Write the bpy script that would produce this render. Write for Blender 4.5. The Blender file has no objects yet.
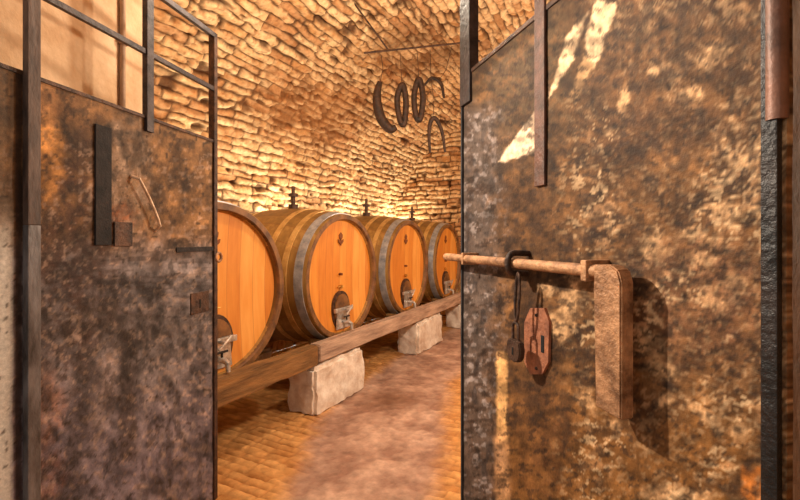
import bpy, bmesh, math, random
import numpy as np
from mathutils import Vector, Matrix

PI = math.pi
random.seed(7)
scene = bpy.context.scene
C = scene.collection

# ------------------------------------------------------------------ camera, world, lights
EYE = 1.6
TH = math.radians(26.6)
CS, SN = math.cos(TH), math.sin(TH)
FPX = 420.0
cam_d = bpy.data.cameras.new('camera')
cam = bpy.data.objects.new('camera', cam_d); C.objects.link(cam)
cam.location = (0, 0, EYE)
cam.rotation_euler = (PI/2, 0, TH)
cam_d.sensor_width = 36
cam_d.lens = 36*FPX/800
cam_d.shift_y = -10/800
cam_d.clip_start = 0.02
scene.camera = cam

scene.view_settings.view_transform = 'Standard'
scene.view_settings.look = 'None'
scene.view_settings.gamma = 1
scene.view_settings.use_curve_mapping = False
scene.view_settings.exposure = 0.0

w = bpy.data.worlds.new('world'); scene.world = w; w.use_nodes = True
w.node_tree.nodes['Background'].inputs[0].default_value = (1.0, 0.93, 0.84, 1)
w.node_tree.nodes['Background'].inputs[1].default_value = 0.56

def point(name, loc, power, col, r=0.08):
    d = bpy.data.lights.new(name, 'POINT'); d.energy = power; d.color = col; d.shadow_soft_size = r
    o = bpy.data.objects.new(name, d); C.objects.link(o); o.location = loc
    return o
def area(name, loc, target, sx, sy, power, col):
    d = bpy.data.lights.new(name, 'AREA'); d.shape = 'RECTANGLE'; d.size = sx; d.size_y = sy
    d.energy = power; d.color = col
    o = bpy.data.objects.new(name, d); C.objects.link(o); o.location = loc
    o.rotation_euler = (Vector(target)-Vector(loc)).to_track_quat('-Z', 'Y').to_euler()
    return o
WARM = (1.0, 0.85, 0.66)
sd = bpy.data.lights.new('added_door_spot', 'SPOT'); sd.energy = 185; sd.color = (1.0, 0.88, 0.72); sd.spot_size = math.radians(88); sd.spot_blend = .7; sd.shadow_soft_size = .03  # unseen spot, added so the bolt handle casts a shadow on the right leaf
so = bpy.data.objects.new('added_door_spot', sd); C.objects.link(so); so.location = (-1.45, .72, 2.45)
so.rotation_euler = (Vector((-.1, 1.0, 1.25))-so.location).to_track_quat('-Z', 'Y').to_euler()
point('unseen_cellar_light', (-1.5, 2.35, 3.42), 90, WARM, 0.07)  # unseen point lights, added out of frame to light vault, barrels and floor
point('unseen_cellar_light', (-0.45, 3.3, 2.3), 150, WARM, 0.1)
point('unseen_cellar_light', (-0.3, 6.2, 2.2), 100, WARM, 0.1)
for yy in (3.0, 4.6, 6.2, 7.75):
    area('wall_washer_light', (-3.78, yy, 1.55), (-4.5, yy, 2.9), 0.7, 0.12, 52, (1.0, 0.91, 0.72))

# ------------------------------------------------------------------ pixel helpers (photo measurements -> metres on a known plane)
def ray(px, py):
    X = (px-400)/FPX; Z = (240-py)/FPX
    return (X*CS-SN, X*SN+CS, Z)
def at_depth(px, py, Y):
    r = ray(px, py); return Vector((r[0]*Y, r[1]*Y, EYE+r[2]*Y))
def on_x(px, py, x):
    r = ray(px, py); return at_depth(px, py, x/r[0])

# ------------------------------------------------------------------ numpy noise
def vnoise(x, y, seed=0):
    xi = np.floor(x).astype(np.int64); yi = np.floor(y).astype(np.int64)
    fx = x-xi; fy = y-yi
    fx = fx*fx*(3-2*fx); fy = fy*fy*(3-2*fy)
    def h(a, b):
        n = (a*374761393 + b*668265263 + seed*982451653) & 0x7fffffff
        n = ((n ^ (n >> 13))*1274126177) & 0x7fffffff
        n = (n ^ (n >> 16)) & 0xffff
        return n/65535.0
    a = h(xi, yi); b = h(xi+1, yi); c = h(xi, yi+1); d = h(xi+1, yi+1)
    return (a*(1-fx)+b*fx)*(1-fy)+(c*(1-fx)+d*fx)*fy
def fbm(x, y, seed=0, oct=4):
    s = 0; a = .5; t = 0
    for k in range(oct):
        s = s+a*vnoise(x*2**k, y*2**k, seed+k*17); t += a; a *= .55
    return s/t
def hash2(a, b, seed=0):
    a = a.astype(np.int64); b = b.astype(np.int64)
    n = (a*374761393 + b*668265263 + seed*982451653) & 0x7fffffff
    n = ((n ^ (n >> 13))*1274126177) & 0x7fffffff
    return ((n ^ (n >> 16)) & 0xffff)/65535.0
def sm(x, a, b):
    t = np.clip((x-a)/(b-a), 0, 1); return t*t*(3-2*t)
def lin(c):
    c = np.array(c, float)/255
    return np.where(c <= .04045, c/12.92, ((c+.055)/1.055)**2.4)
def mixc(a, b, t):
    t = np.asarray(t)[..., None]; return a*(1-t)+b*t

# ------------------------------------------------------------------ materials
def new_mat(name):
    m = bpy.data.materials.new(name); m.use_nodes = True
    nt = m.node_tree; b = nt.nodes['Principled BSDF']
    return m, nt, b
def noise_node(nt, scale, detail=6, rough=.6, vec=None, dim='3D'):
    n = nt.nodes.new('ShaderNodeTexNoise'); n.inputs['Scale'].default_value = scale
    n.inputs['Detail'].default_value = detail; n.inputs['Roughness'].default_value = rough
    if vec: nt.links.new(vec, n.inputs['Vector'])
    return n
def mottled(name, c1, c2, scale=8, rough=.7, metal=0, bump=.3, bscale=None, stretch=None, c3=None, lo=.35, hi=.65):
    m, nt, b = new_mat(name)
    tc = nt.nodes.new('ShaderNodeTexCoord'); vec = tc.outputs['Object']
    if stretch:
        mp = nt.nodes.new('ShaderNodeMapping'); mp.inputs['Scale'].default_value = stretch
        nt.links.new(vec, mp.inputs['Vector']); vec = mp.outputs[0]
    n = noise_node(nt, scale, 8, .65, vec)
    r = nt.nodes.new('ShaderNodeValToRGB'); nt.links.new(n.outputs['Fac'], r.inputs[0])
    r.color_ramp.elements[0].position = lo; r.color_ramp.elements[1].position = hi
    r.color_ramp.elements[0].color = (*lin(c1), 1); r.color_ramp.elements[1].color = (*lin(c2), 1)
    if c3:
        e = r.color_ramp.elements.new(hi+.1); e.color = (*lin(c3), 1)
    nt.links.new(r.outputs[0], b.inputs['Base Color'])
    b.inputs['Roughness'].default_value = rough; b.inputs['Metallic'].default_value = metal
    n2 = noise_node(nt, bscale or scale*4, 5, .6, vec)
    bp = nt.nodes.new('ShaderNodeBump'); bp.inputs['Strength'].default_value = bump; bp.inputs['Distance'].default_value = .01
    nt.links.new(n2.outputs['Fac'], bp.inputs['Height']); nt.links.new(bp.outputs[0], b.inputs['Normal'])
    return m
def attr_mat(name, rough=.8, vary=.35, scale=25, bump=.4, bscale=60, metal=0, spec=.5):
    m, nt, b = new_mat(name)
    at = nt.nodes.new('ShaderNodeAttribute'); at.attribute_name = 'paint'
    tc = nt.nodes.new('ShaderNodeTexCoord')
    n = noise_node(nt, scale, 8, .7, tc.outputs['Object'])
    mr = nt.nodes.new('ShaderNodeMapRange'); mr.inputs['From Min'].default_value = .3; mr.inputs['From Max'].default_value = .7
    mr.inputs['To Min'].default_value = 1-vary; mr.inputs['To Max'].default_value = 1+vary
    nt.links.new(n.outputs['Fac'], mr.inputs['Value'])
    vm = nt.nodes.new('ShaderNodeVectorMath'); vm.operation = 'SCALE'
    nt.links.new(at.outputs['Color'], vm.inputs[0]); nt.links.new(mr.outputs[0], vm.inputs['Scale'])
    nt.links.new(vm.outputs[0], b.inputs['Base Color'])
    b.inputs['Roughness'].default_value = rough; b.inputs['Metallic'].default_value = metal
    b.inputs['Specular IOR Level'].default_value = spec
    n2 = noise_node(nt, bscale, 6, .65, tc.outputs['Object'])
    bp = nt.nodes.new('ShaderNodeBump'); bp.inputs['Strength'].default_value = bump; bp.inputs['Distance'].default_value = .008
    nt.links.new(n2.outputs['Fac'], bp.inputs['Height']); nt.links.new(bp.outputs[0], b.inputs['Normal'])
    return m

M = {}
M['vault'] = attr_mat('vault_brick', .9, .3, 14, .5, 45, spec=.2)
M['floor'] = attr_mat('earth_floor', .85, .25, 12, .6, 40, spec=.3)
M['sheet'] = attr_mat('weathered_sheet', .68, .28, 60, .35, 90, spec=.25)
M['plaster'] = mottled('warm_plaster', (196, 156, 116), (230, 196, 158), 3.5, .9, 0, .5, 30)
M['outer'] = mottled('outer_stone', (96, 70, 42), (140, 100, 58), 7, .9, 0, .8, 22)
M['dark_steel'] = mottled('dark_painted_steel', (34, 29, 30), (76, 64, 62), 18, .5, .35, .4, 60)
M['post'] = mottled('weathered_post_paint', (44, 38, 36), (128, 122, 122), 12, .45, .2, .5, 40, (1, 1, .3))
M['rust'] = mottled('rusty_iron', (112, 76, 50), (204, 150, 106), 22, .55, .25, .6, 70)
M['rust_red'] = mottled('red_rusty_iron', (120, 72, 52), (182, 116, 82), 26, .6, .2, .6, 70)
M['rust_dark'] = mottled('dark_rusty_iron', (40, 30, 26), (98, 68, 50), 20, .55, .4, .6, 60)
M['black'] = mottled('black_iron', (18, 16, 17), (48, 40, 38), 14, .85, 0, .5, 50)
M['keyhole'] = mottled('keyhole_dark', (8, 7, 7), (16, 14, 12), 14, .9)
M['tool_iron'] = mottled('old_tool_iron', (34, 24, 18), (76, 50, 34), 20, .6, .2, .5, 60)
M['galv'] = mottled('galvanised_hoop', (128, 134, 146), (196, 198, 202), 9, .35, .5, .1)
M['hoop'] = mottled('golden_brown_hoop', (176, 134, 72), (226, 186, 118), 10, .32, .35, .1)
M['chrome'] = mottled('brushed_steel', (150, 146, 142), (236, 232, 226), 14, .28, .6, .1)
M['brass'] = mottled('brass', (176, 132, 62), (214, 170, 92), 9, .3, .8, .05)
M['brand'] = mottled('burnt_brand', (104, 56, 24), (132, 72, 32), 12, .8)
M['stone'] = mottled('pale_stone', (206, 184, 164), (250, 242, 230), 6, .9, 0, .9, 18)
M['beam_brown'] = mottled('brown_oak_beam', (98, 68, 34), (156, 112, 62), 6, .75, 0, .6, 30, (3, .35, 3))
M['beam_grey'] = mottled('grey_oak_beam', (138, 112, 96), (208, 178, 154), 6, .75, 0, .6, 30, (3, .35, 3))
M['cable'] = mottled('grey_conduit', (150, 118, 92), (182, 146, 114), 10, .6)

def oak(name, c1, c2, c3):
    # planks run along local Z; plank pattern by X (head) with grain
    m, nt, b = new_mat(name)
    tc = nt.nodes.new('ShaderNodeTexCoord')
    sp = nt.nodes.new('ShaderNodeSeparateXYZ'); nt.links.new(tc.outputs['Object'], sp.inputs[0])
    mul = nt.nodes.new('ShaderNodeMath'); mul.operation = 'MULTIPLY'; mul.inputs[1].default_value = 8.0
    nt.links.new(sp.outputs['Y'], mul.inputs[0])
    fl = nt.nodes.new('ShaderNodeMath'); fl.operation = 'FLOOR'; nt.links.new(mul.outputs[0], fl.inputs[0])
    wn = nt.nodes.new('ShaderNodeTexWhiteNoise'); wn.noise_dimensions = '1D'; nt.links.new(fl.outputs[0], wn.inputs['W'])
    mp = nt.nodes.new('ShaderNodeMapping'); mp.inputs['Scale'].default_value = (9, 9, 1.2); nt.links.new(tc.outputs['Object'], mp.inputs['Vector'])
    n = noise_node(nt, 2.2, 7, .6, mp.outputs[0])
    mix = nt.nodes.new('ShaderNodeMix'); mix.data_type = 'FLOAT'; mix.inputs[0].default_value = .35
    nt.links.new(n.outputs['Fac'], mix.inputs[2]); nt.links.new(wn.outputs['Value'], mix.inputs[3])
    r = nt.nodes.new('ShaderNodeValToRGB'); nt.links.new(mix.outputs[0], r.inputs[0])
    r.color_ramp.elements[0].position = .25; r.color_ramp.elements[0].color = (*lin(c1), 1)
    r.color_ramp.elements[1].position = .75; r.color_ramp.elements[1].color = (*lin(c3), 1)
    e = r.color_ramp.elements.new(.5); e.color = (*lin(c2), 1)
    fr = nt.nodes.new('ShaderNodeMath'); fr.operation = 'FRACT'; nt.links.new(mul.outputs[0], fr.inputs[0])
    lt = nt.nodes.new('ShaderNodeMath'); lt.operation = 'LESS_THAN'; lt.inputs[1].default_value = .04; nt.links.new(fr.outputs[0], lt.inputs[0])
    mc = nt.nodes.new('ShaderNodeMix'); mc.data_type = 'RGBA'
    sc = nt.nodes.new('ShaderNodeMath'); sc.operation = 'MULTIPLY'; sc.inputs[1].default_value = .45; nt.links.new(lt.outputs[0], sc.inputs[0])
    nt.links.new(sc.outputs[0], mc.inputs[0]); nt.links.new(r.outputs[0], mc.inputs[6]); mc.inputs[7].default_value = (*lin((140, 74, 30)), 1)
    nt.links.new(mc.outputs[2], b.inputs['Base Color'])
    b.inputs['Roughness'].default_value = .5
    return m
M['head'] = oak('varnished_oak_head', (198, 118, 38), (218, 142, 54), (232, 164, 80))
M['stave'] = oak('oiled_oak_staves', (112, 80, 36), (148, 110, 54), (186, 144, 82))
M['rim'] = mottled('dark_oak_chime', (78, 48, 24), (136, 92, 48), 8, .6, 0, .2)

# ------------------------------------------------------------------ mesh helpers
def link(name, me, mat, parent=None):
    o = bpy.data.objects.new(name, me); C.objects.link(o)
    if mat is not None and not me.materials: me.materials.append(mat)
    if parent is not None: o.parent = parent
    return o
def obj(name, bm, mat, parent=None, smooth=False):
    bmesh.ops.recalc_face_normals(bm, faces=bm.faces)
    me = bpy.data.meshes.new(name); bm.to_mesh(me); bm.free()
    if smooth:
        for p in me.polygons: p.use_smooth = True
        me.set_sharp_from_angle(angle=math.radians(40))
    return link(name, me, mat, parent)
def tag(o, label=None, cat=None, group=None, kind=None):
    if label: o['label'] = label
    if cat: o['category'] = cat
    if group: o['group'] = group
    if kind: o['kind'] = kind
    return o
def empty(name, loc=(0, 0, 0), rz=0):
    o = bpy.data.objects.new(name, None); C.objects.link(o); o.location = loc; o.rotation_euler = (0, 0, rz)
    o.empty_display_size = .1
    return o
def box(bm, x0, x1, y0, y1, z0, z1, bev=0.0):
    r = bmesh.ops.create_cube(bm, size=1)
    vs = r['verts']
    for v in vs:
        v.co = Vector((x0+(v.co.x+.5)*(x1-x0), y0+(v.co.y+.5)*(y1-y0), z0+(v.co.z+.5)*(z1-z0)))
    if bev:
        es = list({e for v in vs for e in v.link_edges})
        bmesh.ops.bevel(bm, geom=es, offset=bev, segments=2, affect='EDGES', profile=.6)
def tube(bm, pts, rad, seg=12, caps=True, closed=False):
    pts = [Vector(p) for p in pts]; n = len(pts)
    rads = rad if isinstance(rad, (list, tuple)) else [rad]*n
    rings = []; up = None
    for i, p in enumerate(pts):
        a = pts[(i-1) % n] if (i > 0 or closed) else p
        b = pts[(i+1) % n] if (i < n-1 or closed) else p
        t = (b-a).normalized()
        if up is None:
            up = t.orthogonal().normalized()
        up = (up-t*up.dot(t)).normalized(); sd = t.cross(up)
        rings.append([bm.verts.new(p+(up*math.cos(2*PI*k/seg)+sd*math.sin(2*PI*k/seg))*rads[i]) for k in range(seg)])
    m = n if closed else n-1
    for i in range(m):
        A = rings[i]; B = rings[(i+1) % n]
        off = 0
        if closed and i == n-1:   # best rotation match
            off = min(range(seg), key=lambda o: (A[0].co-B[o].co).length)
        for k in range(seg):
            bm.faces.new((A[k], A[(k+1) % seg], B[(k+1+off) % seg], B[(k+off) % seg]))
    if caps and not closed:
        bm.faces.new(rings[0][::-1]); bm.faces.new(rings[-1])
def lathe_x(bm, prof, seg=48, closed=False, cy=0, cz=0):
    # revolve (x, r) profile about the X axis
    rings = []
    for x, r in prof:
        if r < 1e-6: rings.append([bm.verts.new((x, cy, cz))]*seg)
        else: rings.append([bm.verts.new((x, cy+r*math.cos(2*PI*k/seg), cz+r*math.sin(2*PI*k/seg))) for k in range(seg)])
    m = len(rings) if closed else len(rings)-1
    for i in range(m):
        A = rings[i]; B = rings[(i+1) % len(rings)]
        for k in range(seg):
            q = [A[k], A[(k+1) % seg], B[(k+1) % seg], B[k]]
            u = []
            for v in q:
                if v not in u: u.append(v)
            if len(u) >= 3: bm.faces.new(u)
def prism(bm, poly, z0, z1):
    a = [bm.verts.new((x, y, z0)) for x, y in poly]; b = [bm.verts.new((x, y, z1)) for x, y in poly]
    n = len(poly)
    bm.faces.new(a[::-1]); bm.faces.new(b)
    for i in range(n): bm.faces.new((a[i], a[(i+1) % n], b[(i+1) % n], b[i]))
def grid_mesh(name, P, col, mat, parent=None, skirt=None, smooth=True):
    """P (n,m,3) array, col (n,m,3). skirt = vector to extrude the border by (closes the slab)."""
    n, m = P.shape[:2]
    verts = P.reshape(-1, 3); cols = col.reshape(-1, 3)
    idx = np.arange(n*m).reshape(n, m)
    f = np.stack([idx[:-1, :-1], idx[1:, :-1], idx[1:, 1:], idx[:-1, 1:]], -1).reshape(-1, 4)
    faces = f.tolist()
    if skirt is not None:
        ring = list(idx[0, :])+list(idx[1:, -1])+list(idx[-1, -2::-1])+list(idx[-2:0:-1, 0])
        base = len(verts)
        verts = np.vstack([verts, verts[ring]+np.array(skirt)]); cols = np.vstack([cols, cols[ring]])
        k = len(ring)
        for i in range(k):
            j = (i+1) % k
            faces.append([int(ring[i]), int(ring[j]), base+j, base+i])
        faces.append([base+i for i in range(k)])
    me = bpy.data.meshes.new(name)
    me.from_pydata(verts.tolist(), [], faces)
    at = me.color_attributes.new('paint', 'FLOAT_COLOR', 'POINT')
    at.data.foreach_set('color', np.hstack([cols, np.ones((len(cols), 1))]).astype(np.float32).ravel())
    if smooth:
        me.polygons.foreach_set('use_smooth', np.array([len(q) == 4 for q in faces]))
        if skirt is not None: me.set_sharp_from_angle(angle=math.radians(60))
    me.update()
    return link(name, me, mat, parent)

# ------------------------------------------------------------------ brick relief
def bricks(a, s, seed, hc=.098, lc=.36, decay=None):
    """a along the course, s across the courses -> relief (m), colour"""
    wa = a+.07*(fbm(a*3.1, s*3.1, seed+1)-.5)+.03*(vnoise(a*14, s*14, seed+6)-.5)
    ws = s+.09*(fbm(a*2.2+9, s*3, seed+2)-.5)+.04*(vnoise(a*9, s*9, seed+5)-.5)
    ci = np.floor(ws/hc)
    ll = lc*(.7+.8*hash2(ci, ci*0+3, seed))
    off = hash2(ci, ci*0, seed+3)*7
    bi = np.floor(wa/ll+off)
    fs = ws/hc-ci; fa = wa/ll+off-bi
    h1 = hash2(ci, bi, seed+11); h2 = hash2(ci, bi, seed+12); h3 = hash2(ci, bi, seed+13); h4 = hash2(ci, bi, seed+14)
    es = np.minimum(fs, 1-fs)*hc; ea = np.minimum(fa, 1-fa)*ll
    e = (es**-2+ea**-2+1)**-.5
    rough = fbm(a*16, s*16, seed+20, 4)
    r2 = fbm(a*34, s*34, seed+21, 2)
    joint = .004+.018*h3*sm(fbm(a*4, s*4, seed+22, 3), .3, .65)
    face = sm(e+.012*(rough-.5), joint*.4, joint+.018)
    tilt = (fs-.5)*(h4-.5)*.05+(fa-.5)*(h2-.5)*.03
    d = face*(.014+.030*h1+tilt)+.034*(rough-.5)+.012*(r2-.5)+.06*(fbm(a*1.3, s*1.3, seed+30)-.5)
    pit = sm(vnoise(a*10, s*14, seed+40), .78, .90)*sm(fbm(a*2, s*2, seed+43, 3), .35, .6)
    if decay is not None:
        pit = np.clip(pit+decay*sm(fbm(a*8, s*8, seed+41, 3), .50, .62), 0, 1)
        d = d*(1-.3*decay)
    pit = np.clip(pit+sm(vnoise(a*4.5, s*7, seed+47), .84, .93), 0, 1)
    miss = (h2 > .94)
    d = d-.05*pit-.04*miss*face
    c = mixc(lin((186, 136, 84)), lin((232, 198, 150)), np.clip(h1*.7+h3*.3+1.4*(rough-.45), 0, 1))
    c = mixc(c, lin((166, 114, 70))*np.ones_like(c), .7*sm(h2, .66, .9))
    c = mixc(c, lin((150, 100, 60))*np.ones_like(c), .6*sm(r2, .6, .75))
    c = mixc(c, lin((72, 44, 24))*np.ones_like(c), .95*(1-sm(e+.012*(rough-.5), joint*.2, joint+.009)))
    c = mixc(c, lin((70, 40, 22))*np.ones_like(c), .85*pit)
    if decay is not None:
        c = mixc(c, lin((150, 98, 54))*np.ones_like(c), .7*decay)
    return d, c

# vault: wall_left + vault + wall_right as one continuous masonry shell split in three meshes
VL, VR, U0, U1 = -4.3, 1.1, 1.38, 8.3
SPR, RISE = 1.9, 2.25
VC, RX = (VL+VR)/2, (VR-VL)/2
def arc_table():
    ph = np.linspace(0, PI, 4000)
    x = VC-RX*np.cos(ph); z = SPR+RISE*np.sin(ph)
    L = np.concatenate([[0], np.cumsum(np.hypot(np.diff(x), np.diff(z)))])
    return ph, L
PH, LL = arc_table()
def vault_patch(name, s, u, seed=5):
    """s arc length measured from the left springing (negative = down the left wall)"""
    S, U = np.meshgrid(s, u, indexing='ij')
    Ltot = LL[-1]
    ph = np.interp(np.clip(S, 0, Ltot), LL, PH)
    X = VC-RX*np.cos(ph); Z = SPR+RISE*np.sin(ph)
    nx = np.cos(ph)/RX; nz = -np.sin(ph)/RISE
    nn = np.hypot(nx, nz); nx /= nn; nz /= nn
    low = S < 0; hi = S > Ltot
    Z = np.where(low, SPR+S, Z); Z = np.where(hi, SPR-(S-Ltot), Z)
    X = np.where(low, VL, X); X = np.where(hi, VR, X)
    nx = np.where(low, 1, nx); nz = np.where(low, 0, nz); nx = np.where(hi, -1, nx); nz = np.where(hi, 0, nz)
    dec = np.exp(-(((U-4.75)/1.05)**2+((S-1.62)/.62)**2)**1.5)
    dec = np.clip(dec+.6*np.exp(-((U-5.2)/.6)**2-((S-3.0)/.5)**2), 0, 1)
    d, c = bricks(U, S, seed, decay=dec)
    soot = np.exp(-((U-5.1)/.7)**2-((S-3.35)/.8)**2)
    c = mixc(c, lin((104, 66, 34))*np.ones_like(c), .75*soot*sm(fbm(U*3, S*3, 77), .3, .6))
    P = np.stack([X+nx*d, U, Z+nz*d], -1)
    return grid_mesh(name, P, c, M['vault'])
def rng(a, b, st): return np.linspace(a, b, max(2, int(round((b-a)/st))+1))
uf = np.concatenate([rng(U0, 2.4, .04)[:-1], rng(2.4, U1, .0155)])
Ltot = LL[-1]
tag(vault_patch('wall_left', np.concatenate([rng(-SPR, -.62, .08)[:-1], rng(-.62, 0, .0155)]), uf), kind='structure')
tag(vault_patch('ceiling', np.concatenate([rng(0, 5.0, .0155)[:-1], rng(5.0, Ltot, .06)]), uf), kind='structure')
tag(vault_patch('wall_right', rng(Ltot, Ltot+SPR, .08), rng(U0, U1, .08)), kind='structure')
# end wall
v = np.concatenate([rng(VL-.1, -1.5, .018)[:-1], rng(-1.5, VR+.1, .06)]); z = np.concatenate([rng(0, 1.3, .06)[:-1], rng(1.3, SPR+RISE+.1, .018)])
V, Z = np.meshgrid(v, z, indexing='ij')
d, c = bricks(V+40, Z, 9)
tag(grid_mesh('wall_back', np.stack([V, U1-d, Z], -1), c, M['vault']), kind='structure')

# ------------------------------------------------------------------ floor
fx = np.concatenate([rng(-4.3, -2.9, .06)[:-1], rng(-2.9, -.3, .018)[:-1], rng(-.3, 1.1, .06)])
fy = np.concatenate([rng(-1.5, 1.8, .08)[:-1], rng(1.8, 6.0, .018)[:-1], rng(6.0, U1, .04)])
X, Y = np.meshgrid(fx, fy, indexing='ij')
wx = X+.03*(vnoise(X*5, Y*5, 3)-.5); wy = Y+.03*(vnoise(X*5, Y*5, 4)-.5)
bi = np.floor(wy/.075); bj = np.floor(wx/.2+hash2(bi, bi*0, 8)*5)
e = np.minimum(np.minimum(wy/.075-bi, 1-(wy/.075-bi))*.075, np.minimum((wx/.2+hash2(bi, bi*0, 8)*5)-bj, 1-((wx/.2+hash2(bi, bi*0, 8)*5)-bj))*.2)
h = hash2(bi, bj, 9)
# worn, trodden strip of packed gravel between the rack and the right-hand side
edgeL = np.interp(Y, [1.5, 1.96, 3.3, 4.5, 8.3], [-1.75, -1.84, -2.45, -2.6, -2.6])+.25*(fbm(X*3, Y*3, 21)-.5)
edgeR = np.interp(Y, [1.5, 2.4, 4.5, 8.3], [-.9, -1.0, -1.62, -1.9])+.2*(fbm(X*3, Y*3, 22)-.5)
path = sm(X, edgeL-.08, edgeL+.12)*(1-sm(X, edgeR-.12, edgeR+.12))
n1 = fbm(X*6, Y*6, 31, 5); n2 = fbm(X*25, Y*25, 32, 3)
cb = mixc(lin((170, 112, 56)), lin((236, 180, 112)), np.clip(.5*h+.6*(n2-.2), 0, 1))
cb = mixc(cb, lin((140, 84, 38))*np.ones_like(cb), .5*(1-sm(e, .003, .012)))
cp = mixc(lin((150, 114, 96)), lin((222, 186, 162)), np.clip((n1-.3)*1.3+.5*(n2-.5), 0, 1))
stain = np.exp(-(((X+2.0)/.28)**2+((Y-3.75)/.28)**2))
cp = mixc(cp, lin((110, 72, 48))*np.ones_like(cp), .75*stain)
d = (1-path)*(sm(e, .003, .015)*.012+.008*h)+.012*(n2-.5)+.02*(n1-.5)
tag(grid_mesh('floor', np.stack([X, Y, d-.02], -1), mixc(cb, cp, path), M['floor'], skirt=(0, 0, -.15)), kind='structure')

# ------------------------------------------------------------------ doorway walls
bm = bmesh.new()   # thick wall left of the opening, splayed reveal
prism(bm, [(-1.95, .38), (-1.95, .58), (-2.34, 1.46), (-2.44, 1.38), (-4.5, 1.38), (-4.5, .38)], -.1, 4.6)
tag(obj('wall_front_left', bm, M['plaster']), kind='structure')
bm = bmesh.new()
prism(bm, [(.245, .38), (.245, .84), (.62, 1.38), (1.3, 1.38), (1.3, .38)], -.1, 4.6)
tag(obj('wall_front_right', bm, M['outer']), kind='structure')
bm = bmesh.new(); box(bm, -2.6, .7, .385, 1.375, 3.3, 4.6)
tag(obj('wall_front_lintel', bm, M['plaster']), kind='structure')
bm = bmesh.new()
p = at_depth(120, 0, 1); q = Vector((p.x, p.y, 0)).normalized()
# reveal line between (-1.95,.58) and (-2.34,1.46)
A = Vector((-1.95, .58)); B = Vector((-2.34, 1.46)); D = B-A
tt = None
den = q.x*D.y-q.y*D.x
k = (A.x*D.y-A.y*D.x)/den
pc = Vector((q.x*k, q.y*k))
nrm = Vector((D.y, -D.x)).normalized()
pc2 = pc+nrm*.014
tube(bm, [(pc2.x, pc2.y, 0), (pc2.x, pc2.y, 1.5), (pc2.x, pc2.y, 3.28)], .014, 10)
for zz in (1.0, 2.0, 2.62, 3.1):
    box(bm, pc2.x-.02, pc2.x+.02, pc2.y-.02, pc2.y+.02, zz-.012, zz+.012)
tag(obj('conduit_pipe', bm, M['cable'], None, True), 'slim vertical conduit pipe on the peach plaster behind the left door grille', 'pipe')

# ------------------------------------------------------------------ door leaves
class Leaf:
    def __init__(s, name, free, hinge, width):
        # free / hinge in camera-ground coords (X right, Y forward)
        def w(p): return Vector((p[0]*CS-p[1]*SN, p[0]*SN+p[1]*CS, 0))
        s.f = w(free); s.dir = (w(hinge)-s.f).normalized(); s.W = width
        ang = math.atan2(s.dir.y, s.dir.x)
        s.root = empty(name, s.f, ang)   # local x: from the free edge to the hinge, local z up
        n = Vector((-s.dir.y, s.dir.x, 0))
        s.side = 1 if (Vector((0, 0, 0))-s.f).dot(n) > 0 else -1   # local y sign facing the viewer
        s.n = n*s.side
    def px(s, px, py, off=0):
        r = Vector(ray(px, py)); P0 = s.f+s.n*off
        t = (P0.dot(s.n))/(Vector((r.x, r.y, 0)).dot(s.n))
        P = Vector((r.x*t, r.y*t, EYE+r.z*t))
        return ((P-P0).dot(s.dir), P.z)
    def proj(s, x, z):
        Wx = s.f.x+s.dir.x*x; Wy = s.f.y+s.dir.y*x
        cx = Wx*CS+Wy*SN; cy = -Wx*SN+Wy*CS
        return 400+FPX*cx/cy, 240-FPX*(z-EYE)/cy
    def bx(s, name, x0, x1, z0, z1, o0, o1, mat, bev=.002, parent=None):
        bm = bmesh.new(); y = sorted((o0*s.side, o1*s.side)); x0, x1 = sorted((x0, x1)); z0, z1 = sorted((z0, z1))
        box(bm, x0, x1, y[0], y[1], z0, z1, bev)
        return obj(name, bm, mat, parent or s.root)
    def tb(s, name, pts, rad, mat, parent=None, seg=12, closed=False):
        bm = bmesh.new(); tube(bm, [(x, o*s.side, z) for x, z, o in pts], rad, seg, True, closed)
        return obj(name, bm, mat, parent or s.root, True)
    def sheet(s, x1, z0, z1, step_x, step_z, paint, amp=.004):
        xs = rng(0, x1, step_x); zs = rng(z0, z1, step_z)
        X, Z = np.meshgrid(xs, zs, indexing='ij')
        PX, PY = s.proj(X, Z)
        col = paint(PX, PY, X, Z)
        d = amp*(fbm(X*5, Z*5, 50, 4)-.5)*2+.0012*(fbm(X*60, Z*60, 51, 3)-.5)
        P = np.stack([X, s.side*d, Z], -1)
        if s.side > 0: P = P[:, ::-1]; col = col[:, ::-1]
        return grid_mesh('sheet', P, col, M['sheet'], s.root, skirt=(0, -s.side*.012, 0))

def blob(PX, PY, cx, cy, rx, ry, ang=0, soft=.35, seed=0, rag=.5, fr=.06):
    a = math.radians(ang); x = PX-cx; y = PY-cy
    u = (x*math.cos(a)+y*math.sin(a))/rx; v = (-x*math.sin(a)+y*math.cos(a))/ry
    r = np.sqrt(u*u+v*v)+rag*(fbm(PX*fr*2, PY*fr*2, 60+seed, 4)-.5)*2
    return (1-sm(r, 1-soft, 1+soft))*(.45+.55*sm(fbm(PX*.2, PY*.22, 66+seed, 3), .38, .56))
def rectb(PX, PY, x0, x1, y0, y1, s=3, seed=0, rag=3):
    w_ = rag*(fbm(PX*.12, PY*.12, 90+seed, 3)-.5)*2
    return sm(PX+w_, x0-s, x0+s)*(1-sm(PX+w_, x1-s, x1+s))*sm(PY+w_, y0-s, y0+s)*(1-sm(PY+w_, y1-s, y1+s))
def put(c, col, m, a=1): return mixc(c, lin(col)*np.ones_like(c), np.clip(m, 0, 1)*a)

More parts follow.
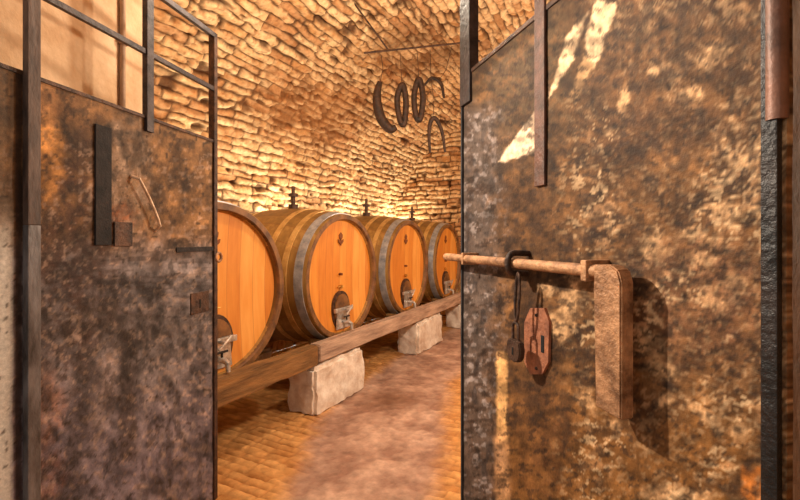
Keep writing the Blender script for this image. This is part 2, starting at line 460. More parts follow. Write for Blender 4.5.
# ---- left leaf
L1 = Leaf('door_1', (-1.13, 2.57), (-1.354, 1.525), 1.22)
tag(L1.root, 'left steel door leaf, grey-brown sheet below an open bar grille', 'door', kind='structure')
def paint_left(PX, PY, X, Z):
    n = fbm(PX*.045, PY*.045, 1, 5); n2 = fbm(PX*.14, PY*.14, 2, 4); n3 = fbm(PX*.03, PY*.012, 3, 4)
    c = mixc(lin((80, 58, 38)), lin((150, 110, 70)), np.clip((n-.3)*1.6+.6*(n2-.5), 0, 1))
    lo = mixc(lin((78, 71, 71)), lin((144, 134, 134)), np.clip((n-.3)*1.4+.7*(n2-.5), 0, 1))
    c = mixc(c, lo, sm(PY+40*(n-.5), 225, 275))
    c = put(c, (124, 112, 124), sm(PY+60*(n3-.5), 340, 480)*.6)
    c = put(c, (66, 45, 36), blob(PX, PY, 75, 250, 38, 110, 0, .5, 1), .8)
    c = put(c, (196, 138, 76), blob(PX, PY, 47, 160, 15, 40, 0, .4, 2, .3), 1)
    c = put(c, (60, 36, 24), blob(PX, PY, 46, 157, 4, 4, 0, .4, 3), .9)
    c = put(c, (150, 104, 66), blob(PX, PY, 50, 100, 26, 22, 20, .5, 4), .4)
    c = put(c, (136, 112, 92), blob(PX, PY, 128, 175, 20, 62, 0, .4, 5), .8)
    c = put(c, (170, 142, 118), sm(fbm(PX*.16, PY*.03, 7, 3), .55, .65)*blob(PX, PY, 125, 170, 22, 70), .8)
    c = put(c, (160, 96, 58), blob(PX, PY, 122, 217, 13, 12, 0, .4, 6), .7)
    c = put(c, (164, 120, 76), sm(n2, .58, .7)*rectb(PX, PY, 145, 215, 110, 245, 8), .45)
    c = put(c, (58, 48, 44), rectb(PX, PY, 118, 137, 330, 462, 4, 3, 4), .75)
    c = put(c, (64, 52, 46), blob(PX, PY, 78, 420, 12, 90, 6, .5, 8), .6)
    c = put(c, (144, 104, 84), blob(PX, PY, 46, 405, 16, 38, 0, .4, 9), .7)
    c = put(c, (128, 84, 62), blob(PX, PY, 48, 480, 16, 30, 0, .4, 10), .6)
    c = put(c, (140, 122, 116), blob(PX, PY, 104, 395, 11, 45, 10, .5, 11), .6)
    c = put(c, (60, 38, 28), blob(PX, PY, 46, 438, 4, 4), .9)
    c = put(c, (54, 40, 32), sm(fbm(PX*.02, PY*.35, 8, 2), .6, .7)*rectb(PX, PY, 30, 215, 250, 330, 12), .5)
    c = put(c, (152, 134, 126), sm(fbm(PX*.16, PY*.08, 12, 3), .62, .72)*sm(PY, 300, 340)*sm(PX, 130, 150), .5)
    c = put(c, (176, 148, 128), sm(fbm(PX*.2, PY*.22, 155, 3), .61, .68)*sm(PY, 120, 160), .35)
    c = put(c, (42, 34, 30), sm(fbm(PX*.14, PY*.09, 156, 4), .60, .67), .55)
    c = put(c, (60, 50, 44), blob(PX, PY, 128, 320, 80, 16, 4, .5, 40)*.6+blob(PX, PY, 175, 480, 30, 26, 0, .5, 41)*.4)
    k = fbm(PX*.13, PY*.11, 150, 4); k2 = fbm(PX*.045, PY*.045, 151, 4)
    c = c*(np.clip(1+1.9*(k-.5)+1.6*(k2-.5), .45, 1.7))[..., None]
    c = put(c, (206, 198, 186), (1-sm(PX+4*(n2-.5), 9, 14))*sm(PY+50*(n-.5), 190, 270), .9)
    c = put(c, (92, 72, 54), (1-sm(PX, 12, 20))*(1-sm(PY, 205, 240)), .5)
    c = put(c, (40, 30, 27), rectb(PX, PY, 15, 22, 62, 520, 1.5, 4, 1), .85)
    c = put(c, (52, 40, 30), sm(vnoise(PX*.3, PY*.3, 14), .82, .92)*.8)
    return c
L1.sheet(1.225, .02, 2.2, .0075, .0075, paint_left)
xP0, _ = L1.px(35, 240); xP1, _ = L1.px(22, 240)
zs_ = L1.px(28, 225)[1]
L1.bx('post', xP0, xP1, zs_, 2.9, .002, .028, mottled('dark_rusty_post_paint', (48, 34, 28), (112, 88, 74), 14, .6, .1, .5, 40, (1, 1, .3)))
tag(L1.bx('post_foot', xP0, xP1, .02, zs_-.001, .002, .028, M['post']), 'worn blue-grey lower part of the post')
L1.bx('edge_stile', -.006, .024, .02, 2.86, -.03, .012, M['rust_dark'])
L1.bx('top_rail', 0, 1.225, 2.83, 2.86, -.012, .012, M['dark_steel'])
zb = L1.px(150, 48)[1]
L1.bx('grille_bar', .024, 1.225, 2.505, 2.53, -.010, .010, M['dark_steel'])
xb = L1.px(148, 50)[0]
L1.bx('grille_bar', xb-.021, xb+.021, 2.13, 2.84, -.014, .016, M['dark_steel'])
L1.bx('sheet_edging', 0, 1.225, 2.192, 2.208, -.016, .006, M['rust_dark'])
# raised dark strip, lock plate, pull handle
a0 = L1.px(94, 118); a1 = L1.px(110, 245)
L1.bx('dark_strip', a0[0], a1[0], a1[1], L1.px(102, 126)[1], .001, .010, M['black'])
h = [L1.px(*p) for p in ((131, 176), (133, 179), (138, 188), (143, 198), (148, 209), (152, 219), (154, 226), (155, 231))]
L1.tb('pull_handle', [(h[0][0], h[0][1], .0)]+[(x, z, .035) for x, z in h[1:-1]]+[(h[-1][0], h[-1][1], .0)], [.008, .007, .007, .007, .007, .007, .007, .007], mottled('worn_bright_iron', (170, 136, 108), (226, 196, 166), 20, .4, .3, .3, 60))
a0 = L1.px(113, 236); a1 = L1.px(131, 246)
L1.bx('lock_plate', a0[0], a1[0], a1[1], L1.px(120, 222)[1], .002, .010, M['rust_dark'])
# latch at the free edge
a0 = L1.px(176, 250); a1 = L1.px(216, 250)
L1.bx('latch_slot', a0[0], a1[0]+.004, a0[1]-.012, a0[1]+.014, .001, .006, M['black'], .001)
bm = bmesh.new(); cz = L1.px(219, 257)[1]
tube(bm, [(-.018+.026*math.cos(t), .010*L1.side, cz+.026*math.sin(t)) for t in np.linspace(0, 2*PI, 18)[:-1]], .009, 8, closed=True)
obj('latch_ring', bm, M['rust'], L1.root, True)
a0 = L1.px(190, 294); a1 = L1.px(208, 294)
kp = L1.bx('keyhole_plate', a0[0], a1[0], L1.px(199, 313)[1], L1.px(199, 292)[1], .002, .008, M['rust_dark'])
kc = L1.px(199, 300)
L1.bx('keyhole', kc[0]-.006, kc[0]+.006, kc[1]-.045, kc[1]+.005, .007, .0095, M['keyhole'], .001, kp)

# ---- right leaf
R1 = Leaf('door_2', (.233, 1.555), (.528, .603), 1.0)
tag(R1.root, 'right steel door leaf, brown peeling sheet with a long slide bolt', 'door', kind='structure')
def quadm(PX, PY, pts, s=2.0, rag=3, seed=0):
    w1 = rag*(fbm(PX*.15, PY*.15, 120+seed, 3)-.5)*2
    m = np.ones_like(PX)
    n = len(pts)
    ar = sum(pts[i][0]*pts[(i+1) % n][1]-pts[(i+1) % n][0]*pts[i][1] for i in range(n))
    sg = 1 if ar > 0 else -1
    for i in range(n):
        x0, y0 = pts[i]; x1, y1 = pts[(i+1) % n]; L = math.hypot(x1-x0, y1-y0)
        d = sg*((x1-x0)*(PY-y0)-(y1-y0)*(PX-x0))/L+w1
        m = m*sm(d, -s, s)
    return m
def paint_right(PX, PY, X, Z):
    n = fbm(PX*.03, PY*.03, 101, 5); n2 = fbm(PX*.09, PY*.09, 102, 4); n3 = fbm(PX*.2, PY*.2, 103, 3)
    c = mixc(lin((70, 46, 27)), lin((142, 96, 54)), np.clip((n-.28)*1.5+.8*(n2-.5), 0, 1))
    # golden wash low down
    c = put(c, (140, 90, 40), sm(PY+80*(n-.5), 360, 470), .5)
    # dark olive upper left
    c = put(c, (78, 60, 40), blob(PX, PY, 520, 60, 70, 90, 0, .5, 21, .3), .85)
    c = put(c, (88, 64, 42), blob(PX, PY, 660, 25, 90, 34, 10, .5, 22), .6)
    # greyish free edge with pale flecks
    g = (1-sm(PX+20*(n2-.5), 480, 515))*sm(PY, 95, 120)
    c = put(c, (88, 74, 66), g, .85)
    c = put(c, (176, 158, 150), g*sm(n3, .58, .70), .45)
    c = put(c, (52, 44, 42), g*sm(fbm(PX*.12, PY*.06, 105, 3), .6, .7), .7)
    c = put(c, (92, 60, 34), (1-sm(PY+50*(n2-.5), 60, 170))*sm(PX, 550, 590), .45)
    # paint losses, peach flecks in clusters
    cl = sm(fbm(PX*.022, PY*.022, 107, 3), .36, .60)
    fl = sm(fbm(PX*.10, PY*.15, 108, 4), .54, .64)
    c = put(c, (208, 156, 108), fl*cl*sm(PX, 560, 620)*(.4+.6*sm(PY, 60, 200)), .5)
    fl2 = sm(vnoise(PX*.2, PY*.26, 109), .70, .86)
    c = put(c, (226, 180, 132), fl2*sm(PX, 560, 640)*(.2+.8*cl)*(.4+.6*sm(PY, 60, 200)), .5)
    for i, (x, y, rx, ry, a) in enumerate([(716, 52, 11, 10, 0), (703, 62, 9, 6, 10), (692, 94, 10, 8, 0), (655, 72, 6, 4, 0), (624, 100, 5, 16, 10),
                                          (745, 162, 16, 7, 0), (762, 150, 8, 12, 0), (730, 212, 14, 9, 15), (693, 232, 8, 6, 0), (700, 258, 12, 7, 10),
                                          (735, 282, 16, 8, 0), (712, 300, 18, 8, 20), (655, 250, 12, 12, 0), (650, 345, 12, 9, 0), (664, 368, 14, 10, 20), (662, 400, 10, 6, 10), (705, 416, 18, 4, 40), (740, 430, 10, 9, 30),
                                          (660, 492, 20, 8, 0), (690, 498, 22, 7, 0), (586, 400, 7, 14, -35), (615, 425, 6, 5, 0), (560, 325, 14, 12, 0), (572, 300, 10, 18, 10), (548, 290, 8, 6, 0)]):
        c = put(c, (222, 172, 122), blob(PX, PY, x, y, rx, ry, a, .5, 30+i, .8, .1), .75)
    c = put(c, (150, 100, 72), blob(PX, PY, 700, 300, 70, 60, 0, .5, 23), .35)
    # big scraped streaks
    S = (240, 198, 152)
    c = put(c, S, quadm(PX, PY, [(588, 12), (596, 20), (572, 60), (560, 96), (548, 98), (556, 70), (566, 36)], 1.6, 3, 1), .9)
    c = put(c, S, quadm(PX, PY, [(596, 0), (618, 2), (606, 38), (594, 66), (584, 56), (586, 34)], 1.6, 4, 2), .9)
    c = put(c, (206, 158, 108), quadm(PX, PY, [(584, 50), (594, 64), (576, 96), (570, 94)], 1.6, 4, 3), .7)
    # bare triangle of old paint against the seam
    c = put(c, (246, 208, 170), quadm(PX, PY, [(538, 104), (538, 157), (512, 160), (494, 166), (508, 147), (525, 121)], 1.2, 2, 4), 1)
    # pale vertical drip
    c = put(c, (236, 176, 110), rectb(PX, PY, 497, 507, 352, 442, 2.0, 5, 1.5), .85)
    c = put(c, (206, 150, 100), rectb(PX, PY, 496, 508, 430, 520, 3, 6, 3), .6)
    c = put(c, (74, 48, 30), blob(PX, PY, 660, 130, 60, 26, -8, .5, 25)*.7+blob(PX, PY, 700, 345, 34, 40, 0, .5, 26)*.5)
    c = put(c, (92, 58, 36), blob(PX, PY, 545, 440, 26, 60, 0, .5, 24), .5)
    c = put(c, (70, 44, 28), quadm(PX, PY, [(640, 18), (668, 14), (676, 5), (700, 4), (700, 9), (670, 20), (652, 30)], 1.5, 3, 5), .5)
    c = put(c, (206, 120, 50), rectb(PX, PY, 742, 764, 468, 510, 2, 7, 3), .7)
    c = put(c, (168, 122, 84), sm(PX, 752, 764)*sm(n3, .5, .65)*sm(PY, 130, 160), .6)
    f1 = sm(fbm(PX*.16, PY*.30, 145, 3), .60, .66)*(.25+.75*cl)
    c = put(c, (224, 184, 138), f1*sm(PX, 540, 600)*(.35+.65*sm(PY, 60, 200)), .62)
    f2 = sm(fbm(PX*.13, PY*.2, 146, 4), .60, .67)
    c = put(c, (50, 34, 24), f2, .7)
    k = fbm(PX*.13, PY*.15, 140, 4); k2 = fbm(PX*.05, PY*.05, 141, 4)
    c = c*(np.clip(1+1.7*(k-.5)+1.2*(k2-.5), .45, 1.6))[..., None]
    c = put(c, (54, 36, 26), sm(vnoise(PX*.14, PY*.14, 110), .86, .94), .6)
    c = put(c, (60, 42, 30), sm(fbm(PX*.06, PY*.06, 112, 4), .62, .72), .55)
    return c
R1.sheet(1.02, .02, 2.2, .0036, .0046, paint_right, .003)
x1 = R1.px(473, 240)[0]
zq = R1.px(466, 105)[1]
R1.bx('edge_stile', -.006, x1-.008, zq, 2.86, -.026, .010, M['dark_steel'])
R1.bx('edge_stile', -.006, .006, .02, zq-.001, -.026, .007, M['black'])
R1.bx('top_rail', 0, 1.02, 2.83, 2.86, -.012, .012, M['dark_steel'])
R1.bx('grille_bar', .02, 1.0, 2.505, 2.53, -.010, .010, M['dark_steel'])
R1.bx('sheet_edging', 0, 1.0, 2.192, 2.206, -.014, .004, M['rust_dark'])
xs0 = R1.px(537, 100)[0]; xs1 = R1.px(547, 100)[0]
R1.bx('seam_strip', xs0, xs1, R1.px(542, 186)[1], 2.84, .001, .009, mottled('rusty_seam', (66, 44, 34), (112, 72, 54), 20, .6, .1, .5, 50))
R1.bx('grille_bar', .72, .75, 2.2, 2.84, -.010, .010, M['dark_steel'])
# hinge tube (upper) and hinge strip
hx0 = R1.px(758, 100, .02)[0]; hx1 = R1.px(779, 100, .02)[0]; hc = (hx0+hx1)/2; hr = (hx1-hx0)/2
ztop = R1.px(768, 119, .02)[1]
R1.tb('hinge_post', [(hc, ztop, hr*.2), (hc, ztop+.01, hr*.2), (hc, 2.86, hr*.2)], hr, mottled('brown_hinge_paint', (84, 58, 46), (140, 96, 76), 12, .5, .2, .3, 40), None, 20)
R1.bx('hinge_stile', R1.px(766, 240)[0], R1.px(783, 240)[0], .02, 2.86, .001, .012, mottled('chipped_black_paint', (20, 17, 16), (56, 46, 42), 9, .45, .2, .6, 50, None, (190, 160, 130), .4, .66))
# slide bolt
b0 = R1.px(456, 258, .035); b1 = R1.px(612, 270, .035)
g0 = (-.06, R1.px(462, 258, .035)[1]); off = .045
RB = .0135
bolt = R1.tb('slide_bolt', [(-.05, g0[1], off), (.1, g0[1]-.0, off), (b1[0], g0[1], off)], RB, M['rust'], None, 16)
hT = R1.px(614, 266, .04); hB = R1.px(613, 411, .04)
wH0 = R1.px(602, 330, .045)[0]; wH1 = R1.px(628, 330, .045)[0]
bm = bmesh.new(); ys = R1.side
cxh = (wH0+wH1)/2; hw = (wH1-wH0)/2; zt = g0[1]+RB+.001
pts = [(cxh-hw*1.15, zt), (cxh+hw*.2, zt+.001), (cxh+hw*.75, zt-.008), (cxh+hw, zt-.03), (cxh+hw, hB[1]), (cxh-hw, hB[1]+.004), (cxh-hw, zt-.04), (cxh-hw*1.15, zt-.035)]
y0, y1 = .030*ys, .062*ys
A_ = [bm.verts.new((x, y0, z)) for x, z in pts]; B_ = [bm.verts.new((x, y1, z)) for x, z in pts]
bm.faces.new(A_); bm.faces.new(B_[::-1])
for i in range(len(pts)): bm.faces.new((A_[i], B_[i], B_[(i+1) % len(pts)], A_[(i+1) % len(pts)]))
bmesh.ops.bevel(bm, geom=list(bm.edges), offset=.003, segments=2, affect='EDGES')
obj('bolt_handle', bm, M['rust'], bolt)
# staple round the bolt
sx = R1.px(514, 262, .045)[0]; sz = g0[1]
st = []
for t in np.linspace(-.25*PI, 1.25*PI, 17): st.append((sx+.006*math.sin(t), sz+.024*math.sin(t), off+.0+.024*math.cos(t)))
ringpts = [(sx+.003, sz+.026, 0.0), (sx+.003, sz+.028, .03)]+[(sx+.002*math.sin(t)+.001, sz+.028*math.cos(t), .045+.028*math.sin(t)*.8) for t in np.linspace(0, PI, 13)]+[(sx-.003, sz-.028, .03), (sx-.003, sz-.03, 0.0)]
R1.tb('bolt_staple', ringpts, .0085, M['rust_dark'])
gx = R1.px(590, 262, .045)[0]
R1.bx('bolt_guide', gx-.008, gx+.008, sz-.022, sz+.022, 0, .063, M['rust'], .003)
bm = bmesh.new(); g_ = R1.px(478, 258)[0]
R1.bx('bolt_guide', g_-.006, g_+.006, sz-.02, sz+.02, 0, .061, M['rust'], .003)
# lock plate with keyhole
kp0 = R1.px(527, 372); kp1 = R1.px(552, 308)
bm = bmesh.new()
px_ = [(527, 322), (533, 308), (547, 308), (552, 322), (551, 362), (545, 374), (533, 374), (527, 362)]
P_ = [R1.px(*p) for p in px_]
a_ = [bm.verts.new((x, .001*ys, z)) for x, z in P_]; b_ = [bm.verts.new((x, .009*ys, z)) for x, z in P_]
bm.faces.new(a_); bm.faces.new(b_[::-1])
for i in range(len(P_)): bm.faces.new((a_[i], b_[i], b_[(i+1) % len(P_)], a_[(i+1) % len(P_)]))
lp = obj('lock_plate', bm, M['rust_red'], R1.root)
k0 = R1.px(541.2, 352, .009); k1 = R1.px(544.2, 336, .009)
R1.bx('keyhole', k0[0], k1[0], k0[1], k1[1], .0085, .0105, M['keyhole'], .0005, lp)
for pyy in (315, 368):
    q_ = R1.px(539.5, pyy)
    bm = bmesh.new(); bmesh.ops.create_uvsphere(bm, u_segments=10, v_segments=6, radius=.005, matrix=Matrix.Translation((q_[0], .009*ys, q_[1])))
    obj('rivet', bm, M['rust_dark'], lp, True)
# hasp eye above the padlock: link hanging from the staple
pts = []
lx, lz0, lz1 = R1.px(519, 290, .05)[0], sz-.024, R1.px(519, 322, .05)[1]
for t in np.linspace(0, 2*PI, 25)[:-1]:
    zz = (lz0+lz1)/2+(lz0-lz1)/2*math.cos(t); xx = lx+.009*math.sin(t)-.010*((lz0-zz)/(lz0-lz1))
    pts.append((xx, zz, .052))
R1.tb('hasp_link', pts, .0042, M['rust_dark'], None, 8, True)

# padlock hangs from the hasp link: a thing of its own
def leafpt(Lf, x, off, z): p = Lf.f+Lf.dir*x+Lf.n*off; return Vector((p.x, p.y, z))
px0 = lx-.013
pr = empty('padlock', leafpt(R1, px0, .052, lz1-.075), R1.root.rotation_euler.z)
tag(pr, 'old rusty padlock hanging from the slide bolt of the right door leaf', 'padlock')
bm = bmesh.new()
prof = [(0, -.034), (.014, -.031), (.022, -.02), (.025, 0), (.022, .02), (.015, .026), (-.015, .026), (-.022, .02), (-.025, 0), (-.022, -.02), (-.014, -.031)]
a_ = [bm.verts.new((x*1.3, -.009, z)) for x, z in prof]; b_ = [bm.verts.new((x*1.3, .009, z)) for x, z in prof]
bm.faces.new(a_); bm.faces.new(b_[::-1])
for i in range(len(prof)): bm.faces.new((a_[i], b_[i], b_[(i+1) % len(prof)], a_[(i+1) % len(prof)]))
bmesh.ops.bevel(bm, geom=list(bm.edges), offset=.003, segments=2, affect='EDGES')
pb = obj('body', bm, M['rust_dark'], pr, True)
bm = bmesh.new()
tube(bm, [(-.013, 0, .02), (-.013, 0, .05)]+[(-.013*math.cos(t), 0, .058+.013*math.sin(t)) for t in np.linspace(0, PI, 9)]+[(.013, 0, .05), (.013, 0, .02)], .0042, 8)
obj('shackle', bm, M['rust_dark'], pr, True)
bm = bmesh.new(); box(bm, -.003, .003, .008*ys if ys > 0 else -.0105, .0105 if ys > 0 else -.008, -.014, .006)
obj('keyhole', bm, M['keyhole'], pb)

# ------------------------------------------------------------------ barrels (axis along X, head faces +X)
RI, RO, LEN = .60, .665, 1.45
def make_barrel():
    root = empty('wine_barrel')
    def prof_r(x): t = (x+LEN/2)/(LEN/2); return RO+.085*(1-t*t)   # x in [-LEN, 0]
    # body with stave grooves
    bm = bmesh.new()
    xs = list(np.linspace(-LEN, 0, 25))
    outer = [(x, prof_r(x)) for x in xs]
    prof = [(-LEN+.06, 0), (-LEN+.06, RI)]+[(-LEN, RI+.012)]+outer+[(0, RI+.012), (-.05, RI)]
    lathe_x(bm, prof, 112)
    body = obj('body', bm, M['stave'], root, True)
    bm = bmesh.new()
    lathe_x(bm, [(-.002, RI+.010), (.004, RI+.016), (.004, RO-.004), (-.03, RO+.004), (-.05, RO), (-.05, RI+.002)], 96, closed=True)
    obj('chime', bm, M['rim'], root, True)
    # head: slightly dished planks
    bm = bmesh.new()
    lathe_x(bm, [(-.085, 0), (-.08, RI*.5), (-.062, RI*.85), (-.05, RI+.004), (-.08, RI+.004), (-.1, 0)], 96)
    head = obj('head', bm, M['head'], root, True)
    # hoops
    for x0, wd, mt in ((-.035, .085, 'galv'), (-.20, .06, 'hoop'), (-.40, .06, 'hoop'), (-1.05, .06, 'hoop'), (-1.25, .06, 'hoop'), (-1.415, .085, 'galv')):
        xa, xb_ = (x0-wd, x0) if x0 > -LEN/2 else (x0, x0+wd)
        if xa < -LEN: xa = -LEN
        bm = bmesh.new()
        lathe_x(bm, [(xa, prof_r(xa)-.002), (xa, prof_r(xa)+.007), (xb_, prof_r(xb_)+.007), (xb_, prof_r(xb_)-.002)], 96, closed=True)
        obj('hoop', bm, M[mt], root, True)
    # hatch: steel framed manhole low in the head
    hz = -.375; xf = -.066
    bm = bmesh.new()
    def oval(r1, r2, n=28, fl=-.13): return [(r1*math.cos(t), max(r2*math.sin(t), fl)) for t in np.linspace(0, 2*PI, n, endpoint=False)]
    def slab(bm, poly, x0, x1):
        a = [bm.verts.new((x0, y, hz+z)) for y, z in poly]; b = [bm.verts.new((x1, y, hz+z)) for y, z in poly]
        bm.faces.new(a); bm.faces.new(b[::-1])
        for i in range(len(poly)): bm.faces.new((a[i], b[i], b[(i+1) % len(poly)], a[(i+1) % len(poly)]))
    slab(bm, oval(.165, .215, fl=-.19), xf-.03, xf+.012)
    fr = obj('hatch_frame', bm, M['rust_dark'], root)
    bm = bmesh.new(); slab(bm, oval(.138, .182, fl=-.16), xf+.008, xf+.03)
    hd = obj('hatch_door', bm, M['rim'], root)
    bm = bmesh.new(); box(bm, xf+.026, xf+.055, -.165, .165, hz-.005, hz+.04, .005)
    obj('hatch_bar', bm, M['chrome'], root)
    bm = bmesh.new()
    tube(bm, [(xf+.05, 0, hz+.017), (xf+.12, 0, hz+.017)], .014, 12)
    tube(bm, [(xf+.115, -.055, hz-.025), (xf+.12, 0, hz+.017), (xf+.115, .055, hz+.06)], .010, 10)
    obj('hatch_screw', bm, M['chrome'], root, True)
    # steel tap below the hatch
    bm = bmesh.new()
    tube(bm, [(xf+.02, .0, hz-.11), (xf+.11, .0, hz-.115), (xf+.14, .0, hz-.13), (xf+.145, .0, hz-.19)], [.022, .022, .02, .016], 14)
    tp = obj('tap', bm, M['chrome'], root, True)
    bm = bmesh.new(); tube(bm, [(xf+.08, 0, hz-.10), (xf+.08, 0, hz-.06)], .009, 10); tube(bm, [(xf+.08, -.05, hz-.055), (xf+.08, .05, hz-.055)], .009, 10)
    obj('tap_handle', bm, M['black'], tp, True)
    bm = bmesh.new(); slab(bm, [(-.13, -.185), (.13, -.185), (.112, .0), (-.112, .0)], xf+.029, xf+.038)
    obj('tap_plate', bm, M['chrome'], root)
    # branded emblem near the top: small crest with a stem and two side leaves
    bm = bmesh.new()
    def mk(poly):
        a = [bm.verts.new((-.068, y, z)) for y, z in poly]; b = [bm.verts.new((-.059, y, z)) for y, z in poly]
        bm.faces.new(a); bm.faces.new(b[::-1])
        for i in range(len(poly)): bm.faces.new((a[i], b[i], b[(i+1) % len(poly)], a[(i+1) % len(poly)]))
    zc = .40
    mk([(-.008, zc-.07), (.008, zc-.07), (.008, zc+.01), (-.008, zc+.01)])
    mk([(-.028, zc+.01), (0, zc-.005), (.028, zc+.01), (.034, zc+.045), (0, zc+.075), (-.034, zc+.045)])
    mk([(.012, zc-.055), (.045, zc-.03), (.05, zc-.002), (.012, zc-.02)])
    mk([(-.012, zc-.055), (-.045, zc-.03), (-.05, zc-.002), (-.012, zc-.02)])
    obj('brand_emblem', bm, M['brand'], root)
    # sampling plug and small stud line in the middle
    bm = bmesh.new(); tube(bm, [(-.095, 0, .02), (-.045, 0, .02)], .014, 12)
    obj('sample_plug', bm, M['brand'], root, True)
    bm = bmesh.new(); tube(bm, [(-.095, 0, -.115), (-.05, 0, -.115)], .02, 12); tube(bm, [(-.06, -.05, -.115), (-.06, .05, -.115)], .006, 8)
    obj('gauge_plug', bm, M['brass'], root, True)
    # bung and vent on top
    bm = bmesh.new()
    ztop = prof_r(-LEN/2)
    for (za, zb_, r) in ((ztop-.02, ztop+.05, .055), (ztop+.05, ztop+.14, .024), (ztop+.14, ztop+.175, .055), (ztop+.175, ztop+.26, .02)):
        tube(bm, [(-LEN/2, 0, za), (-LEN/2, 0, zb_)], r, 14)
    obj('bung_vent', bm, M['rust_dark'], root, True)
    return root
def copy_tree(o, parent=None):
    c_ = o.copy(); C.objects.link(c_); c_.parent = parent
    for ch in o.children: copy_tree(ch, c_)
    return c_
BX, BU0, BST, BZ = -2.55, 2.16, 1.625, 1.21
labels = ['large oak wine barrel nearest the left door leaf, partly hidden by it',
          'second oak wine barrel from the left door, its whole head showing in the opening',
          'third oak wine barrel along the rack, between the fully seen one and the last',
          'farthest oak wine barrel, beside the free edge of the right door leaf']
proto = make_barrel()
for i in range(4):
    b = proto if i == 0 else copy_tree(proto)
    b.location = (BX, BU0+BST*i, BZ)
    tag(b, labels[i], 'wine barrel', 'wine barrels lying in a row on the rack')

# ------------------------------------------------------------------ rack beams, saddles and stone blocks
def rough_box(name, x0, x1, y0, y1, z0, z1, mat, amp, step, seed, bev=.01):
    bm = bmesh.new(); box(bm, x0, x1, y0, y1, z0, z1)
    n = max(2, int(max(y1-y0, 0.1)/step))
    bmesh.ops.bevel(bm, geom=list(bm.edges), offset=bev, segments=2, affect='EDGES')
    bmesh.ops.subdivide_edges(bm, edges=[e for e in bm.edges if e.calc_length() > step], cuts=max(1, min(24, n)), use_grid_fill=True)
    for v_ in bm.verts:
        co = v_.co
        a = np.array([co.x*9+co.z*5.3]); b = np.array([co.y*7+co.z*6.1])
        v_.co += Vector((amp*(float(fbm(a, b, seed)[0])-.5)*2, amp*(float(fbm(a, b, seed+1)[0])-.5)*1.2, amp*(float(fbm(b, a, seed+2)[0])-.5)*2))
    return obj(name, bm, mat, None, True)
ft, fb = .505, .42
tag(rough_box('rack_beam', -2.525, -2.40, 1.45, 3.12, .445, .63, M['beam_brown'], .012, .08, 1), 'brown timber beam in front of the nearest barrel, running out from behind the left door', 'beam')
tag(rough_box('rack_beam', -2.525, -2.40, 3.14, 8.0, .46, .625, M['beam_grey'], .012, .16, 2), 'greyish timber beam in front of the three farther barrels', 'beam')
tag(rough_box('rack_beam', -2.73, -2.56, 1.45, 8.0, .452, .495, M['beam_brown'], .004, .2, 4), 'low timber beam right under the barrel fronts, behind the front beams', 'beam')
tag(rough_box('rack_beam', -3.85, -3.65, 1.45, 8.0, .36, .50, M['beam_brown'], .004, .2, 3), 'dark rear timber beam under the backs of the barrels, near the left wall', 'beam')
bl = [('pale rough stone block under the joint of the two front beams', -2.72, -2.40, 3.06, 3.93),
      ('pale stone block under the grey beam, by the third barrel', -2.72, -2.40, 5.35, 6.3),
      ('pale stone block under the brown beam end, behind the left door leaf', -2.72, -2.40, 1.5, 1.95),
      ('stone block under the far end of the front beam', -2.72, -2.40, 7.3, 7.9)]
for i, (lb, x0, x1, y0, y1) in enumerate(bl):
    tag(rough_box('stone_block', x0, x1, y0, y1, -.03, .435, M['stone'], .035, .07, 10+i, .03), lb, 'stone block', 'stone blocks under the rack beams')
for i, (y0, y1) in enumerate(((1.5, 2.0), (3.1, 3.7), (5.1, 5.7), (7.3, 7.9))):
    tag(rough_box('stone_block', -4.0, -3.5, y0, y1, -.03, .36, M['stone'], .03, .1, 20+i, .03), 'rear stone block under the back beam, in the shade of the barrels', 'stone block', 'rear stone blocks')
# saddles: wooden wedges between barrels and beams
def saddle(y, sgn, x0, x1, zt=.495):
    bm = bmesh.new()
    rr = .722
    pts = []
    ys_ = [y+sgn*t for t in (.16, .22, .28, .34, .40)]
    cy = y
    for yy in ys_:
        pts.append((yy, BZ-math.sqrt(rr*rr-(yy-cy)**2)-.0))
    poly = [(ys_[0], zt-.0)]+pts+[(ys_[-1]+sgn*.03, zt)]
    poly = [(a, max(b, zt+.002)) for a, b in poly]
    poly[0] = (ys_[0], zt); poly[-1] = (ys_[-1]+sgn*.03, zt)
    A_ = [bm.verts.new((x0, a, b)) for a, b in poly]; B_ = [bm.verts.new((x1, a, b)) for a, b in poly]
    bm.faces.new(A_); bm.faces.new(B_[::-1])
    for i in range(len(poly)): bm.faces.new((A_[i], B_[i], B_[(i+1) % len(poly)], A_[(i+1) % len(poly)]))
    return obj('wedge', bm, M['beam_brown'])
names = ['nearest', 'second', 'third', 'farthest']
for i in range(4):
    for sg in (-1, 1):
        tag(saddle(BU0+BST*i, sg, -2.715, -2.575), 'wooden wedge on the front beam against the %s side of the %s barrel' % ('near' if sg < 0 else 'far', names[i]), 'wedge', 'wedges holding the barrels')

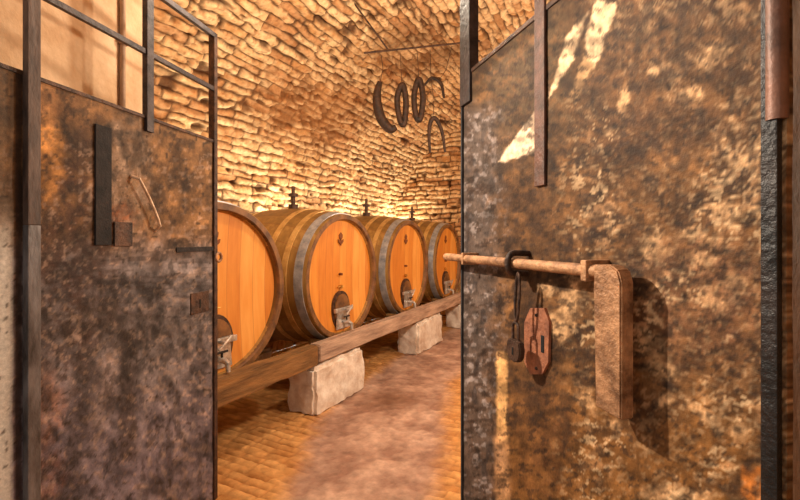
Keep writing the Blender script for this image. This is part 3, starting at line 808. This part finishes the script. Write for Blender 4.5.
# ------------------------------------------------------------------ iron rod and hanging tools under the vault
ra = at_depth(364, 53, 4.95); rb = at_depth(480, 41, 5.15)
bm = bmesh.new(); tube(bm, [ra, ra.lerp(rb, .5), rb], .011, 10)
tag(obj('iron_rod', bm, M['rust_dark'], None, True), 'thin iron rod slung across below the brick vault', 'rod')
rc = at_depth(389, 51, 4.97); rd = at_depth(346, -8, 4.2)
bm = bmesh.new(); tube(bm, [rc, rc.lerp(rd, .5), rd], .009, 8)
tag(obj('stay_bar', bm, M['rust_dark'], None, True), 'dark slanting stay bar rising from the rod along the vault', 'bar')
def hang(name, label, cat, pxs, Y, rad, wire_from, mat='tool_iron', closed=False, seg=10):
    root = empty(name, at_depth(pxs[0][0], pxs[0][1], Y)); tag(root, label, cat, 'tools hanging from the iron rod')
    o0 = root.location
    bm = bmesh.new(); P = [at_depth(x, y, Y)-o0 for x, y in pxs]
    # rounded sampling
    Q = []
    n = len(P)
    rr = []
    for i in range(n-1 if not closed else n):
        p0 = P[(i-1) % n] if (i > 0 or closed) else P[i]; p1 = P[i]; p2 = P[(i+1) % n]; p3 = P[(i+2) % n] if (i+2 < n or closed) else P[(i+1) % n]
        for k_ in range(5):
            t = k_/5
            Q.append(.5*((2*p1)+(p2-p0)*t+(2*p0-5*p1+4*p2-p3)*t*t+(3*p1-p0-3*p2+p3)*t**3))
            ra_ = rad[i] if isinstance(rad, (list, tuple)) else rad; rb_ = rad[(i+1) % n] if isinstance(rad, (list, tuple)) else rad
            rr.append(ra_*(1-t)+rb_*t)
    if not closed: Q.append(P[-1]); rr.append(rad[-1] if isinstance(rad, (list, tuple)) else rad)
    tube(bm, Q, rr, seg, True, closed)
    obj('iron_body', bm, M[mat], root, True)
    bm = bmesh.new()
    W = [at_depth(x, y, Y)-o0 for x, y in wire_from]; tube(bm, W, .004, 6)
    obj('hanging_wire', bm, M['rust_dark'], root, True)
def rodY(px): return 4.95+(px-364)/116*.2
hang('iron_hook', 'thick dark crescent hook, leftmost tool hanging from the rod', 'hook', [(380, 82), (377, 94), (378, 108), (382, 120), (390, 129), (396, 127)], rodY(380), [.03, .05, .06, .06, .055, .03], [(380, 83), (383, 68), (381, 54.5)])
hang('iron_ring', 'long narrow dark ring hanging just right of the crescent hook', 'ring', [(401, 86), (397, 100), (400, 120), (404, 124), (406, 104), (404, 88)], rodY(402), .036, [(402, 87), (401, 68), (400, 52.5)], closed=True)
hang('iron_ring', 'long narrow dark ring hanging between its twin and the arched shackle', 'ring', [(418, 80), (414, 96), (416, 116), (420, 119), (423, 100), (421, 84)], rodY(418), .036, [(419, 81), (418, 64), (417, 50.5)], closed=True)
hang('iron_shackle', 'arched iron shackle, lowest and rightmost of the tools hanging from the rod', 'shackle', [(430, 153), (429, 134), (431, 121), (436, 119), (442, 132), (445, 152)], rodY(436), [.014, .022, .028, .028, .022, .014], [(433, 119), (434, 100), (431, 80), (430, 49.5)])
hang('iron_hook', 'forked branching hook hanging above the arched shackle', 'hook', [(444, 98), (441, 84), (432, 78), (424, 86)], rodY(438)+.3, [.016, .022, .022, .012], [(439, 80), (446, 70), (452, 46)])
